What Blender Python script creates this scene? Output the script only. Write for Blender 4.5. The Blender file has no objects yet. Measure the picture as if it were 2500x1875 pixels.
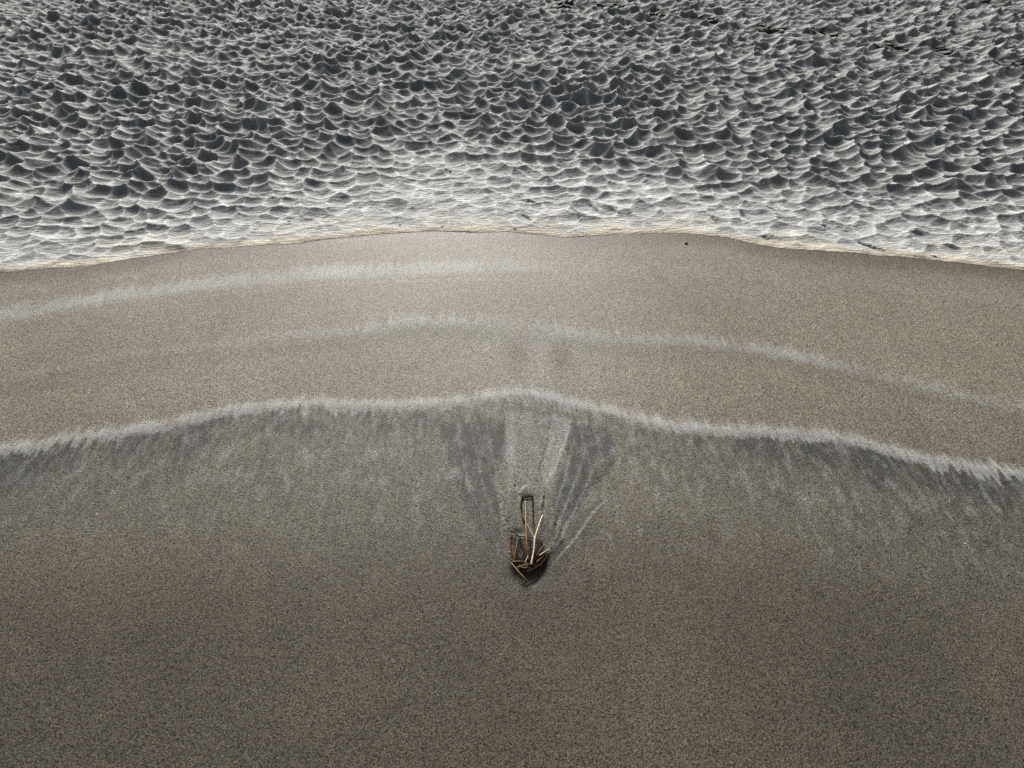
import bpy, bmesh, math, random
import numpy as np
from mathutils import Vector

random.seed(7)
R = math.radians
S = bpy.context.scene
COL = S.collection

# ------------------------------------------------------------------ camera
CAM_H, PITCH, FOC = 1.2, 57.0, 942.0          # metres, degrees below the horizon, focal length for a 2500 px wide frame
cp, sp = math.cos(R(PITCH)), math.sin(R(PITCH))
cam_d = bpy.data.cameras.new('camera')
cam = bpy.data.objects.new('camera', cam_d)
COL.objects.link(cam)
cam.location = (0, 0, CAM_H)
cam.rotation_euler = (R(90 - PITCH), 0, 0)
cam_d.sensor_width = 36.0
cam_d.lens = 36.0 * FOC / 2500.0
cam_d.clip_start = 0.02
cam_d.clip_end = 1000
S.camera = cam

# ------------------------------------------------------------------ sky and sun
SUN_AZ, SUN_EL = -12.0, 26.0                  # degrees clockwise from straight ahead, above the horizon
world = bpy.data.worlds.new('World')
S.world = world
world.use_nodes = True
wn = world.node_tree.nodes
wl = world.node_tree.links
sky = wn.new('ShaderNodeTexSky')
sky.sky_type = 'NISHITA'
sky.sun_disc = False
sky.sun_elevation = R(SUN_EL)
sky.sun_rotation = R(SUN_AZ)
sky.air_density = 0.7
sky.dust_density = 7.0
sky.ozone_density = 1.0
haze_sat = wn.new('ShaderNodeHueSaturation')          # thin high cloud takes the blue out of the whole sky
haze_sat.inputs['Saturation'].default_value = 0.6
wl.new(sky.outputs[0], haze_sat.inputs['Color'])
wl.new(haze_sat.outputs[0], wn['Background'].inputs[0])
wn['Background'].inputs[1].default_value = 0.065
sun_d = bpy.data.lights.new('sun', 'SUN')
sun = bpy.data.objects.new('sun', sun_d)
COL.objects.link(sun)
sdir = Vector((math.sin(R(SUN_AZ)) * math.cos(R(SUN_EL)), math.cos(R(SUN_AZ)) * math.cos(R(SUN_EL)), math.sin(R(SUN_EL))))
sun.rotation_euler = sdir.to_track_quat('Z', 'Y').to_euler()
sun.location = sdir * 20
sun_d.energy = 5.0
sun_d.angle = R(38)
sun_d.color = (1.0, 0.98, 0.945)

S.view_settings.view_transform = 'Standard'
S.view_settings.look = 'None'
S.view_settings.exposure = 0.3
S.view_settings.gamma = 1.0
S.view_settings.use_curve_mapping = False
S.cycles.use_denoising = False
S.cycles.max_bounces = 5

# ------------------------------------------------------------------ helpers
def at(px, py, z=0.0):
    """point of the photograph's frame -> place on the beach at height z"""
    a, b = (px - 1250.0) / FOC, (937.5 - py) / FOC
    d = (a, cp + b * sp, -sp + b * cp)
    k = (z - CAM_H) / d[2]
    return (a * k, d[1] * k, z)

_perm = {}
def _tab(seed):
    if seed not in _perm:
        r = np.random.RandomState(seed)
        p = r.permutation(512)
        a = r.rand(512) * 2 * np.pi
        _perm[seed] = (p, np.cos(a), np.sin(a), r.rand(512))
    return _perm[seed]

def gn(x, y, seed=0):
    """2-D gradient noise, about -0.7..0.7"""
    p, ca, sa, _ = _tab(seed)
    xi = np.floor(x).astype(np.int64); yi = np.floor(y).astype(np.int64)
    fx = x - xi; fy = y - yi
    u = fx * fx * fx * (fx * (fx * 6 - 15) + 10); v = fy * fy * fy * (fy * (fy * 6 - 15) + 10)
    def g(i, j):
        h = p[(p[(xi + i) & 511] + yi + j) & 511]
        return ca[h] * (fx - i) + sa[h] * (fy - j)
    a = g(0, 0); b = g(1, 0); c = g(0, 1); d = g(1, 1)
    return (a + (b - a) * u) + ((c + (d - c) * u) - (a + (b - a) * u)) * v

def fbm(x, y, seed, n=4, gain=0.5):
    t = np.zeros_like(x); a = 1.0; f = 1.0
    for k in range(n):
        t += a * gn(x * f + 17.3 * k, y * f - 9.1 * k, seed + k); a *= gain; f *= 2.03
    return t

def cups(x, y, s, seed, wmax=0.3, rim=False):
    """lower envelope of paraboloids: hollows that meet in sharp crests"""
    p, _, _, r = _tab(seed)
    gx = x / s; gy = y / s
    xi = np.floor(gx).astype(np.int64); yi = np.floor(gy).astype(np.int64)
    best = np.full(x.shape, 9.0); sec = np.full(x.shape, 9.0)
    for i in (-1, 0, 1):
        for j in (-1, 0, 1):
            h = p[(p[(xi + i) & 511] + yi + j) & 511]
            cx = xi + i + 0.08 + 0.84 * r[h]; cy = yi + j + 0.08 + 0.84 * r[(h * 7 + 131) & 511]
            w = wmax * r[(h * 13 + 57) & 511]
            v = (gx - cx) ** 2 + (gy - cy) ** 2 - w
            sec = np.minimum(sec, np.maximum(best, v)); best = np.minimum(best, v)
    return (best, sec - best) if rim else best

def sst(a, b, x):
    t = np.clip((x - a) / (b - a), 0, 1)
    return t * t * (3 - 2 * t)

def seg_field(x, y, pts):
    """distance to a polyline, signed side, and 0..1 place along it"""
    best = np.full(x.shape, 9.0); side = np.zeros_like(x); along = np.zeros_like(x)
    L = [0.0]
    for a, b in zip(pts[:-1], pts[1:]):
        L.append(L[-1] + math.hypot(b[0] - a[0], b[1] - a[1]))
    for k, (a, b) in enumerate(zip(pts[:-1], pts[1:])):
        dx, dy = b[0] - a[0], b[1] - a[1]; l2 = dx * dx + dy * dy
        t = np.clip(((x - a[0]) * dx + (y - a[1]) * dy) / l2, 0, 1)
        qx = x - a[0] - t * dx; qy = y - a[1] - t * dy
        d = np.hypot(qx, qy); m = d < best
        best = np.where(m, d, best)
        side = np.where(m, np.sign(dx * qy - dy * qx), side)
        along = np.where(m, (L[k] + t * math.sqrt(l2)) / L[-1], along)
    return best, side, along

def curve(pts, k=2500 / 2212.0):
    """control points read off the photograph -> y as a function of x on the sand"""
    w = np.array([at(a * k, b * k)[:2] for a, b in pts])
    w = w[np.argsort(w[:, 0])]
    def f(x):
        y = np.interp(x, w[:, 0], w[:, 1])
        sl = (w[1, 1] - w[0, 1]) / (w[1, 0] - w[0, 0]); sr = (w[-1, 1] - w[-2, 1]) / (w[-1, 0] - w[-2, 0])
        y = np.where(x < w[0, 0], w[0, 1] + sl * 0.6 * (x - w[0, 0]), y)
        return np.where(x > w[-1, 0], w[-1, 1] + sr * 0.6 * (x - w[-1, 0]), y)
    def smooth(x, r=0.05):
        return sum(f(x + r * q) * g for q, g in ((-1.5, .15), (-.75, .22), (0, .26), (.75, .22), (1.5, .15)))
    return smooth

def grid_mesh(name, X, Y, Z, mat, attrs):
    n, m = X.shape
    me = bpy.data.meshes.new(name)
    me.vertices.add(n * m)
    me.vertices.foreach_set('co', np.stack([X, Y, Z], -1).astype(np.float32).ravel())
    i = np.arange(n * m).reshape(n, m)
    q = np.stack([i[:-1, :-1], i[:-1, 1:], i[1:, 1:], i[1:, :-1]], -1).reshape(-1, 4).astype(np.int32)
    me.loops.add(q.size); me.polygons.add(len(q))
    me.loops.foreach_set('vertex_index', q.ravel())
    me.polygons.foreach_set('loop_start', np.arange(0, q.size, 4, dtype=np.int32))
    me.polygons.foreach_set('use_smooth', np.ones(len(q), bool))
    for k, v in attrs.items():
        me.attributes.new(k, 'FLOAT', 'POINT').data.foreach_set('value', v.astype(np.float32).ravel())
    me.update(calc_edges=True)
    me.materials.append(mat)
    o = bpy.data.objects.new(name, me)
    COL.objects.link(o)
    return o

class NT:
    def __init__(self, name):
        self.m = bpy.data.materials.new(name); self.m.use_nodes = True
        self.t = self.m.node_tree; self.b = self.t.nodes['Principled BSDF']
    def n(self, kind, **kw):
        x = self.t.nodes.new('ShaderNode' + kind)
        for k, v in kw.items():
            setattr(x, k, v)
        return x
    def put(self, sock, v):
        if hasattr(v, 'links') or hasattr(v, 'is_output'):
            self.t.links.new(v, sock)
        else:
            sock.default_value = v
    def attr(self, name):
        return self.n('Attribute', attribute_name=name).outputs['Fac']
    def noise(self, vec, scale, detail=2, rough=0.5):
        x = self.n('TexNoise'); self.put(x.inputs['Vector'], vec)
        x.inputs['Scale'].default_value = scale; x.inputs['Detail'].default_value = detail; x.inputs['Roughness'].default_value = rough
        return x.outputs['Fac']
    def vor(self, vec, scale, out='Color'):
        x = self.n('TexVoronoi'); self.put(x.inputs['Vector'], vec); x.inputs['Scale'].default_value = scale
        return x.outputs[out]
    def math(self, op, a, b=0.0, clamp=False):
        x = self.n('Math', operation=op, use_clamp=clamp); self.put(x.inputs[0], a); self.put(x.inputs[1], b)
        return x.outputs[0]
    def ramp(self, v, a, b, c=0.0, d=1.0):
        x = self.n('MapRange', clamp=True); self.put(x.inputs['Value'], v)
        for k, q in zip(('From Min', 'From Max', 'To Min', 'To Max'), (a, b, c, d)):
            self.put(x.inputs[k], q)
        return x.outputs[0]
    def mix(self, f, a, b, mode='MIX'):
        x = self.n('Mix', data_type='RGBA', blend_type=mode)
        self.put(x.inputs['Factor'], f)
        for s, v in ((x.inputs['A'], a), (x.inputs['B'], b)):
            pass
        A = [i for i in x.inputs if i.name == 'A' and i.type == 'RGBA'][0]
        B = [i for i in x.inputs if i.name == 'B' and i.type == 'RGBA'][0]
        for s, v in ((A, a), (B, b)):
            if isinstance(v, tuple):
                s.default_value = (v[0], v[1], v[2], 1)
            else:
                self.put(s, v)
        return [o for o in x.outputs if o.type == 'RGBA'][0]
    def bump(self, h, dist, strength=1.0, normal=None):
        x = self.n('Bump'); self.put(x.inputs['Height'], h)
        x.inputs['Distance'].default_value = dist; x.inputs['Strength'].default_value = strength
        if normal is not None:
            self.put(x.inputs['Normal'], normal)
        return x.outputs[0]

def struct(o):
    o['kind'] = 'structure'
    return o

# ------------------------------------------------------------------ sand materials
def grains(t, P, amount, dark, light):
    """colour of single sand grains: pale quartz, buff, brown and black ones"""
    g1 = t.vor(P, 420.0)
    sep = t.n('SeparateColor'); t.put(sep.inputs[0], g1)
    return sep

def wet_material():
    t = NT('wet_sand')
    P = t.n('TexCoord').outputs['Object']
    pale, slate, rust, olive, wet = (t.attr(k) for k in ('pale', 'slate', 'rust', 'olive', 'wet'))
    base = t.mix(wet, (0.205, 0.186, 0.142), (0.062, 0.056, 0.042))  # wetter tone also carries the painted light falloff toward the viewer
    base = t.mix(rust, base, (0.130, 0.100, 0.070))
    base = t.mix(olive, base, (0.118, 0.118, 0.092))
    base = t.mix(slate, base, (0.045, 0.048, 0.045))
    base = t.mix(pale, base, (0.345, 0.350, 0.338))
    # single grains, large and small
    a = t.n('SeparateColor'); t.put(a.inputs[0], t.vor(P, 520.0))
    b = t.n('SeparateColor'); t.put(b.inputs[0], t.vor(P, 330.0))
    v = t.math('ADD', t.math('MULTIPLY', a.outputs[0], 0.62), t.math('MULTIPLY', b.outputs[0], 0.38))
    v = t.math('ADD', v, t.math('MULTIPLY', t.math('SUBTRACT', t.noise(P, 150.0, 2, 0.6), 0.5), 0.55))
    soft = t.math('SUBTRACT', 1.0, t.math('MULTIPLY', pale, 0.75))          # the pale sand is finer
    gain = t.math('ADD', 1.0, t.math('MULTIPLY', t.math('MULTIPLY', t.math('SUBTRACT', v, 0.5), 2.6), soft))
    gain = t.math('MAXIMUM', gain, 0.15)
    cc = t.n('CombineColor')
    for k in range(3):
        t.put(cc.inputs[k], gain)
    col = t.mix(1.0, base, cc.outputs[0], 'MULTIPLY')
    warm = t.ramp(a.outputs[1], 0.84, 0.90, 0, 0.4)
    col = t.mix(t.math('MULTIPLY', warm, soft), col, (0.21, 0.125, 0.07))
    mott = t.noise(P, 9.0, 5, 0.6)
    mc = t.ramp(mott, 0.3, 0.7, 0.93, 1.07)
    c2 = t.n('CombineColor')
    for k in range(3):
        t.put(c2.inputs[k], mc)
    col = t.mix(1.0, col, c2.outputs[0], 'MULTIPLY')
    t.put(t.b.inputs['Base Color'], col)
    t.put(t.b.inputs['Roughness'], t.ramp(wet, 0, 1, 0.58, 0.48))
    t.b.inputs['Specular IOR Level'].default_value = 0.5
    hgt = t.math('ADD', t.noise(P, 260.0, 3, 0.65), t.math('MULTIPLY', v, 0.5))
    t.put(t.b.inputs['Normal'], t.bump(hgt, 0.0016, 0.9))
    return t.m

def dry_material():
    t = NT('dry_sand')
    P = t.n('TexCoord').outputs['Object']
    gold, damp = t.attr('gold'), t.attr('damp')
    big = t.noise(P, 1.3, 3, 0.55)
    base = t.mix(t.ramp(big, 0.35, 0.65), (0.185, 0.196, 0.190), (0.215, 0.218, 0.206))
    base = t.mix(t.ramp(t.noise(P, 6.0, 4, 0.6), 0.52, 0.75), base, (0.155, 0.150, 0.138))
    base = t.mix(t.math('MULTIPLY', t.attr('dry_pale'), 0.95), base, (0.60, 0.61, 0.595))     # dried-out sand, also holding part of the crest-to-hollow light contrast
    base = t.mix(gold, base, (0.62, 0.56, 0.45))
    base = t.mix(damp, base, (0.10, 0.093, 0.082))
    a = t.n('SeparateColor'); t.put(a.inputs[0], t.vor(P, 300.0))
    gain = t.math('ADD', 0.78, t.math('MULTIPLY', a.outputs[0], 0.44))
    cc = t.n('CombineColor')
    for k in range(3):
        t.put(cc.inputs[k], gain)
    col = t.mix(1.0, base, cc.outputs[0], 'MULTIPLY')
    chip = t.ramp(a.outputs[1], 0.996, 0.998)  # shell grains plus the painted sparkle
    col = t.mix(chip, col, (0.86, 0.85, 0.82))  # shell grains, with the sparkle of the sand painted in as white specks
    t.put(t.b.inputs['Base Color'], col)
    t.b.inputs['Roughness'].default_value = 0.85
    t.b.inputs['Specular IOR Level'].default_value = 0.2
    m = t.n('Mapping'); t.put(m.inputs['Vector'], P)
    m.inputs['Scale'].default_value = (1.0, 3.2, 1.0); m.inputs['Rotation'].default_value = (0, 0, R(-14))
    streak = t.noise(m.outputs[0], 24.0, 4, 0.6)
    n1 = t.bump(streak, 0.011, 0.8)
    n2 = t.bump(t.noise(P, 230.0, 3, 0.7), 0.0022, 0.8, n1)
    t.put(t.b.inputs['Normal'], n2)
    return t.m

WET, DRY = wet_material(), dry_material()

# ------------------------------------------------------------------ the lines on the beach, read off the photograph
EDGE = curve([(0, 592), (80, 585), (200, 576), (262, 566), (330, 556), (420, 542), (500, 537), (560, 533), (640, 529), (700, 519), (740, 516), (800, 510), (870, 505),
              (935, 501), (1000, 503), (1050, 504), (1100, 503), (1150, 508), (1220, 515), (1260, 513), (1330, 508), (1420, 506), (1480, 507), (1520, 510), (1580, 517),
              (1640, 533), (1720, 542), (1800, 546), (1880, 553), (1950, 558), (2050, 568), (2130, 577), (2212, 587)])
B1 = curve([(0, 681), (130, 658), (300, 630), (450, 610), (600, 597), (700, 588), (850, 581), (1000, 577), (1150, 576), (1300, 582), (1450, 588), (1750, 603), (2212, 650)])
B2 = curve([(0, 832), (150, 800), (300, 772), (500, 752), (600, 733), (800, 716), (900, 696), (1050, 702), (1150, 712), (1270, 728), (1330, 738), (1450, 738), (1560, 748),
            (1700, 770), (1900, 815), (2050, 852), (2212, 893)])
B3 = curve([(0, 978), (130, 958), (250, 942), (400, 912), (500, 888), (600, 881), (700, 877), (850, 882), (1000, 872), (1080, 857), (1130, 852), (1200, 866), (1240, 881),
            (1300, 892), (1400, 916), (1500, 931), (1600, 936), (1700, 940), (1800, 947), (1860, 957), (1950, 987), (2050, 1007), (2212, 1032)])
B4 = curve([(0, 1150), (250, 1155), (500, 1150), (800, 1140), (1000, 1120), (1300, 1120), (1600, 1140), (1900, 1190), (2212, 1245)])
WX = at(0, 669)[0]

def edge(x):
    return EDGE(x, 0.02) + 0.006 * gn(x * 9.0, x * 0, 71) + 0.0035 * gn(x * 31.0, x * 0 + 3, 72)

def half_width(y):
    return 1.327 * np.maximum(y * cp + CAM_H * sp, 0.15)

def columns(n, inner, extra, outer):
    u = np.linspace(-inner, inner, n)
    e = inner * (outer / inner) ** (np.linspace(0, 1, extra + 1)[1:])
    return np.concatenate([-e[::-1], u, e])

def screen_rows(p0, p1, n):
    return np.array([at(1250, p)[1] for p in np.linspace(p0, p1, n)])

# ------------------------------------------------------------------ dry, dimpled sand
FOOT = [(1372, 14, 64, 25), (1492, 14, 62, 20), (1595, 36, 50, 40), (1728, 48, 70, 10), (1872, 72, 52, -25), (2012, 86, 84, -12), (2172, 116, 60, -32), (2295, 126, 52, -20), (2462, 158, 66, -25),
        (2415, 4, 46, 0)]
CRACK = [((1395, 502), (1420, 538)), ((1434, 492), (1470, 518)), ((1495, 505), (1512, 518)), ((1275, 518), (1297, 533)), ((1732, 520), (1752, 536)), ((2110, 586), (2153, 607)),
         ((2228, 563), (2258, 567)), ((2002, 545), (2034, 558)), ((2232, 618), (2252, 626)), ((2275, 616), (2305, 631)), ((2300, 592), (2350, 604)), ((1861, 573), (1880, 580)),
         ((1272, 483), (1310, 491)), ((2470, 452), (2500, 462)), ((2395, 560), (2440, 592)), ((1795, 505), (1830, 530))]
def build_dry():
    y0 = 1.66
    rows = screen_rows(592, -40, 560)
    s = np.concatenate([np.linspace(0, 0.03, 22), (rows - rows[0])[1:] + 0.03])
    far = s[-1] * (9.0 ** np.linspace(0, 1, 40)[1:])
    s = np.concatenate([s, far])
    u = columns(1100, 1.06, 34, 5.0)
    sg, ug = np.meshgrid(s, u, indexing='ij')
    X = ug * half_width(y0 + sg * 1.0)
    Y = edge(X) + sg
    # hollows, bent by a slow drift
    wx = X + 0.055 * gn(X * 2.6, Y * 2.6, 5) + 0.018 * gn(X * 9, Y * 9, 6)
    wy = Y + 0.055 * gn(X * 2.6, Y * 2.6, 7) + 0.018 * gn(X * 9, Y * 9, 8)
    wx, wy = wx * 0.90 + 0.12 * wy, wy * 1.32          # hollows a little longer along the shore
    c0, rim0 = cups(wx, wy, 0.23, 21, rim=True); c1, rim1 = cups(wx + 3.1, wy, 0.098, 22, rim=True); c2, rim2 = cups(wx, wy + 5.2, 0.054, 23, rim=True)
    m2 = sst(-0.15, 0.25, gn(X * 3.3, Y * 3.3, 31))
    Hc = (0.030 * c0 + 0.064 * c1 + 0.011 * c2 * (0.1 + 0.9 * m2)) * (1.0 + 0.45 * gn(X * 0.9, Y * 0.9, 33))
    fade_far = 1 - sst(9.0, 22.0, Y)
    n0 = fbm(X * 1.7, Y * 1.7, 41, 3)
    sm = sg + 0.16 * gn(X * 1.3, Y * 1.3, 44) + 0.22 * sst(0.3, 1.6, np.abs(X + 0.1))
    grow = 0.08 + 0.32 * sst(0.06, 0.50, sm) + 0.60 * sst(0.38, 1.15, sm)
    Z = 0.012 + 0.035 * n0 * sst(0.2, 1.5, sg) + Hc * grow * (0.25 + 0.75 * fade_far)
    Z += 0.02 * sst(0.05, 1.2, sg)
    # wind-blown streaks over the smoother sand by the edge
    rx, ry = X * math.cos(0.35) + Y * math.sin(0.35), -X * math.sin(0.35) + Y * math.cos(0.35)
    Z += 0.0055 * fbm(rx * 7, ry * 17, 51, 4, 0.6) * sst(0.03, 0.2, sg) * (1 - 0.6 * sst(0.7, 1.4, sg))
    # cracks
    for (a, b) in CRACK:
        pa, pb = at(*a, 0.02), at(*b, 0.02)
        L = math.hypot(pb[0] - pa[0], pb[1] - pa[1])
        sel = (np.abs(X - (pa[0] + pb[0]) / 2) < L / 2 + 0.15) & (np.abs(Y - (pa[1] + pb[1]) / 2) < L / 2 + 0.15)
        xs, ys = X[sel], Y[sel]
        d, sd, al = seg_field(xs + 0.006 * gn(xs * 40, ys * 40, 61), ys, [pa, ((pa[0] + pb[0]) / 2 + 0.004, (pa[1] + pb[1]) / 2 + 0.006), pb])
        taper = np.sin(np.pi * np.clip(al, 0.02, 0.98)) ** 0.6
        Z[sel] += np.where(sd > 0, 0.008 * np.exp(-d / 0.03), -0.005 * np.exp(-d / 0.014)) * taper * np.exp(-(d / 0.09) ** 2)
    damp = np.zeros_like(X)
    # footprints: trodden hollows with a raised, broken rim
    for k, (px, py, wpx, rot) in enumerate(FOOT):
        c = at(px, py, 0.03)
        L = 0.17
        sel = (np.abs(X - c[0]) < 0.45) & (np.abs(Y - c[1]) < 0.45)
        xs, ys = X[sel] - c[0], Y[sel] - c[1]
        ca, sa = math.cos(R(rot)), math.sin(R(rot))
        a = (xs * ca + ys * sa) / L + 0.25 * gn(xs * 14 + k * 5, ys * 14, 81)
        b = (-xs * sa + ys * ca) / 0.125 + 0.35 * gn(xs * 14 + k * 5, ys * 14 + 9, 82)
        r = np.sqrt(a * a + b * b)
        inside = 1 - sst(0.75, 1.05, r)
        flat = 0.030 + 0.014 * fbm(xs * 22, ys * 22 + k, 83, 3)
        Z[sel] = Z[sel] * (1 - inside) + flat * inside
        damp[sel] = np.maximum(damp[sel], inside * (0.75 + 0.6 * gn(xs * 30, ys * 30, 84)))
    # the lip: a low swash ridge with a steep little face toward the sea
    lip = 0.0028 + 0.0014 * gn(X * 7, X * 0, 91)
    face = sst(0.0, 0.007, sg)
    ridge = lip * np.exp(-((sg - 0.018) / 0.022) ** 2)
    Z = -0.003 + (Z - 0.006) * sst(0.004, 0.05, sg) + (0.0045 * face) + ridge * face
    gold = (1 - sst(0.018, 0.07, sg + 0.03 * gn(X * 5, Y * 5, 95))) * 0.9 + 0.40 * (1 - sst(0.04, 0.24, sg)) * sst(-0.2, 0.3, gn(X * 4, Y * 6, 96))
    # where the crust has dried out pale: along the crests first, and over the whole smooth strip by the lip; part of the light and dark is put into this colour too
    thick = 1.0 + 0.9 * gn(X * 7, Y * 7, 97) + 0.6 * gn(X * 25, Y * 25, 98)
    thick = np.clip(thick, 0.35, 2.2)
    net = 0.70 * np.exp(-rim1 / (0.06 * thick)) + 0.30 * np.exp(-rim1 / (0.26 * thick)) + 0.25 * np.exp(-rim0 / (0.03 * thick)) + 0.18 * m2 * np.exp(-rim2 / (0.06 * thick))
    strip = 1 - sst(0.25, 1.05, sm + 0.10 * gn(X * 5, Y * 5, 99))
    dryness_and_contrast = np.clip(net + (0.40 + 0.4 * gn(rx * 6, ry * 16, 100)) * strip, 0, 1)
    return struct(grid_mesh('dry_sand', X, Y, Z, DRY, {'gold': np.clip(gold, 0, 1), 'damp': np.clip(damp, 0, 1), 'dry_pale': dryness_and_contrast * (1 - np.clip(damp, 0, 1))}))

# ------------------------------------------------------------------ wet, wave-washed sand
def poly_px(pts, z0=1150.0, k=1 / 5.027, oy=1150.0):
    return [at(z0 + a * k, oy + b * k) for a, b in pts]

def full_px(pts, k=2500 / 2212.0):
    return [at(a * k, b * k) for a, b in pts]

def build_wet():
    rows = screen_rows(575, 1875, 520)
    f = (rows - rows[-1]) / (rows[0] - rows[-1])                # 1 at the lip .. 0 at the bottom of the frame
    yb = rows[-1]
    low = yb - 0.05 * (400.0 ** np.linspace(0, 1, 30))
    u = columns(940, 1.06, 34, 6.0)
    fg, ug = np.meshgrid(np.concatenate([f, np.full(30, -1.0)]), u, indexing='ij')
    lowg = np.concatenate([np.zeros(len(f)), low])[:, None] * np.ones_like(ug)
    ynom = np.where(fg >= 0, yb + (1.70 - yb) * fg, lowg)
    X = ug * half_width(np.maximum(ynom, -0.9))
    top = edge(X) + 0.045
    Y = np.where(fg >= 0, yb + (top - yb) * np.clip(fg, 0, 1), lowg)
    Z = np.zeros_like(X)
    n_lo = fbm(X * 1.6, Y * 1.6, 101, 3)
    tooth = 0.5 * gn(X * 17, Y * 1.2, 111) + 0.7 * gn(X * 48, Y * 2.0, 112) + 0.7 * gn(X * 105, Y * 4.0, 113)     # fingers run up and down the beach
    streak = fbm(X * 50, Y * 16, 121, 4, 0.66)
    hair = np.clip(0.95 + 0.7 * gn(X * 130, Y * 7.0, 114), 0.45, 1.25)
    fine = fbm(X * 60, Y * 60, 131, 3, 0.6)
    # band 1: broad, soft, fading out to the right
    d1 = Y - B1(X)
    w1 = 0.55 + 0.45 * (1 - sst(-1.0, 0.6, X))
    a1 = (1 - 0.86 * sst(-0.25, 0.35, X)) * (0.78 + 0.35 * gn(X * 3.1, Y * 3, 141))
    p1 = a1 * sst(-0.085 * w1, -0.01, d1 + 0.006 * tooth) * (1 - sst(0.006, 0.072, d1 + 0.055 * tooth)) * hair * (0.85 + 0.35 * streak)
    p1 += 0.35 * a1 * np.exp(-((d1 + 0.085 + 0.006 * gn(X * 6, X * 0, 142)) / 0.006) ** 2) * sst(-2, -0.4, X)
    # band 2: broken patches either side of the middle
    d2 = Y - B2(X)
    mid = np.exp(-((X - 0.0) / 0.16) ** 2)
    a2 = (0.72 + 0.7 * gn(X * 4.0, X * 0, 143)) * (1 - 0.75 * mid) * (0.22 + 0.78 * sst(-1.3, -0.45, X)) * (1 - 0.45 * sst(0.9, 1.7, X))
    p2 = a2 * sst(-0.034, 0.010, d2 + 0.004 * tooth) * (1 - sst(0.002, 0.074, d2 + 0.062 * tooth)) * hair * (0.8 + 0.5 * streak)
    line2 = np.exp(-((d2 + 0.016 + 0.006 * gn(X * 5, X * 0, 144)) / 0.006) ** 2) * (0.35 + 0.65 * sst(0.05, 0.5, np.abs(X)))
    under2 = np.exp(-((d2 + 0.052) / 0.035) ** 2) * (0.6 + 0.6 * gn(X * 3, Y * 5, 145))
    # band 3: crisp pale crest over dark heavy sand
    d3 = Y - B3(X)
    j3 = 0.040 * tooth * (0.4 + 0.9 * sst(-0.1, 0.35, gn(X * 2.3, X * 0, 146)))
    a3 = 0.90 + 0.3 * gn(X * 3.0, X * 0, 148) - 0.25 * np.exp(-((X - 0.04) / 0.05) ** 2)
    p3 = a3 * sst(-0.024, -0.004, d3 + j3) * (1 - sst(0.004, 0.058, d3 + 0.036 * tooth)) * hair * (0.9 + 0.3 * streak)
    s3 = (1 - sst(-0.024, -0.008, d3 + j3 + 0.028 * np.exp(-(X / 0.5) ** 2))) * sst(-0.19, -0.03, d3) * (0.62 + 0.8 * streak + 0.6 * gn(X * 4, Y * 6, 147))
    s3 *= 0.30 + 0.70 * sst(0.05, 0.9, np.abs(X - 0.05)) + 0.35 * np.exp(-((np.abs(X - 0.02) - 0.16) / 0.09) ** 2)
    # mottled, streaky zone between band 3 and the plain brown sand
    d4 = Y - B4(X)
    zone = (1 - sst(-0.03, 0.0, d3)) * sst(-0.22, 0.20, d4 + 0.10 * n_lo)
    blot = fbm(X * 9 + 0.4 * n_lo, Y * 5.5, 151, 5, 0.68)
    slate = np.clip(s3, 0, 1) + zone * np.clip(0.06 + 0.50 * blot + 0.55 * streak, 0, 0.55)
    slate += zone * 0.35 * sst(0.7, 1.4, np.abs(X)) * (0.7 + gn(X * 3, Y * 5, 152))
    palez = zone * np.clip(0.50 * fbm(X * 26, Y * 13, 153, 5, 0.68) - 0.02, 0, 0.24)
    olive = np.clip(zone * 0.75 + 0.55 * under2 + 0.35 * gn(X * 1.1, Y * 1.4, 154), 0, 1) * 0.8
    rust = np.clip(0.12 + 0.45 * fbm(X * 1.5 + 4, Y * 1.5, 161, 3) + 0.35 * (1 - sst(0.02, 0.12, edge(X) - Y)), 0, 0.75) * (1 - zone)
    # soft pale patch above the debris, with two brown spots in it
    cx = at(1320, 880)
    pale_patch = 0.42 * np.exp(-((X - cx[0]) / 0.20) ** 2 - ((Y - cx[1] - 0.02) / 0.17) ** 2) * (0.85 + 0.4 * fine)
    for q in ((1265, 868), (1372, 872)):
        c = at(*q)
        k = np.exp(-((X - c[0]) / 0.055) ** 2 - ((Y - c[1]) / 0.085) ** 2)
        pale_patch *= 1 - 0.9 * k; rust += 0.7 * k; slate += 0.06 * k
    pale = p1 + p2 + p3 + palez + pale_patch
    slate += 0.22 * line2 + 0.10 * np.clip(under2, 0, 1)

    # the fan washed round the debris: tongues of slate and pale sand and fine scarps
    def blob(pts, soft, amt, fieldv):
        P2 = np.array([p[:2] for p in full_px(pts)])
        x0, y0 = P2.min(0) - 0.1; x1, y1 = P2.max(0) + 0.1
        sel = (X > x0) & (X < x1) & (Y > y0) & (Y < y1)
        xs = X[sel] + 0.005 * gn(X[sel] * 30, Y[sel] * 12, 171); ys = Y[sel] + 0.010 * gn(X[sel] * 45, Y[sel] * 9, 172)
        ins = np.zeros(xs.shape, bool); j = len(P2) - 1
        for i in range(len(P2)):
            (xi, yi), (xj, yj) = P2[i], P2[j]
            with np.errstate(divide='ignore', invalid='ignore'):
                ins ^= ((yi > ys) != (yj > ys)) & (xs < (xj - xi) * (ys - yi) / (yj - yi) + xi)
            j = i
        d, _, _ = seg_field(xs, ys, list(map(tuple, P2)) + [tuple(P2[0])])
        m = sst(-soft, soft, np.where(ins, d, -d))
        fieldv[sel] += amt * m * (0.75 + 0.7 * streak[sel])
    fan = sst(0, 1, np.exp(-((X - 0.02) / 0.24) ** 4 - ((Y - at(1270, 1180)[1]) / 0.20) ** 4))
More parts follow.
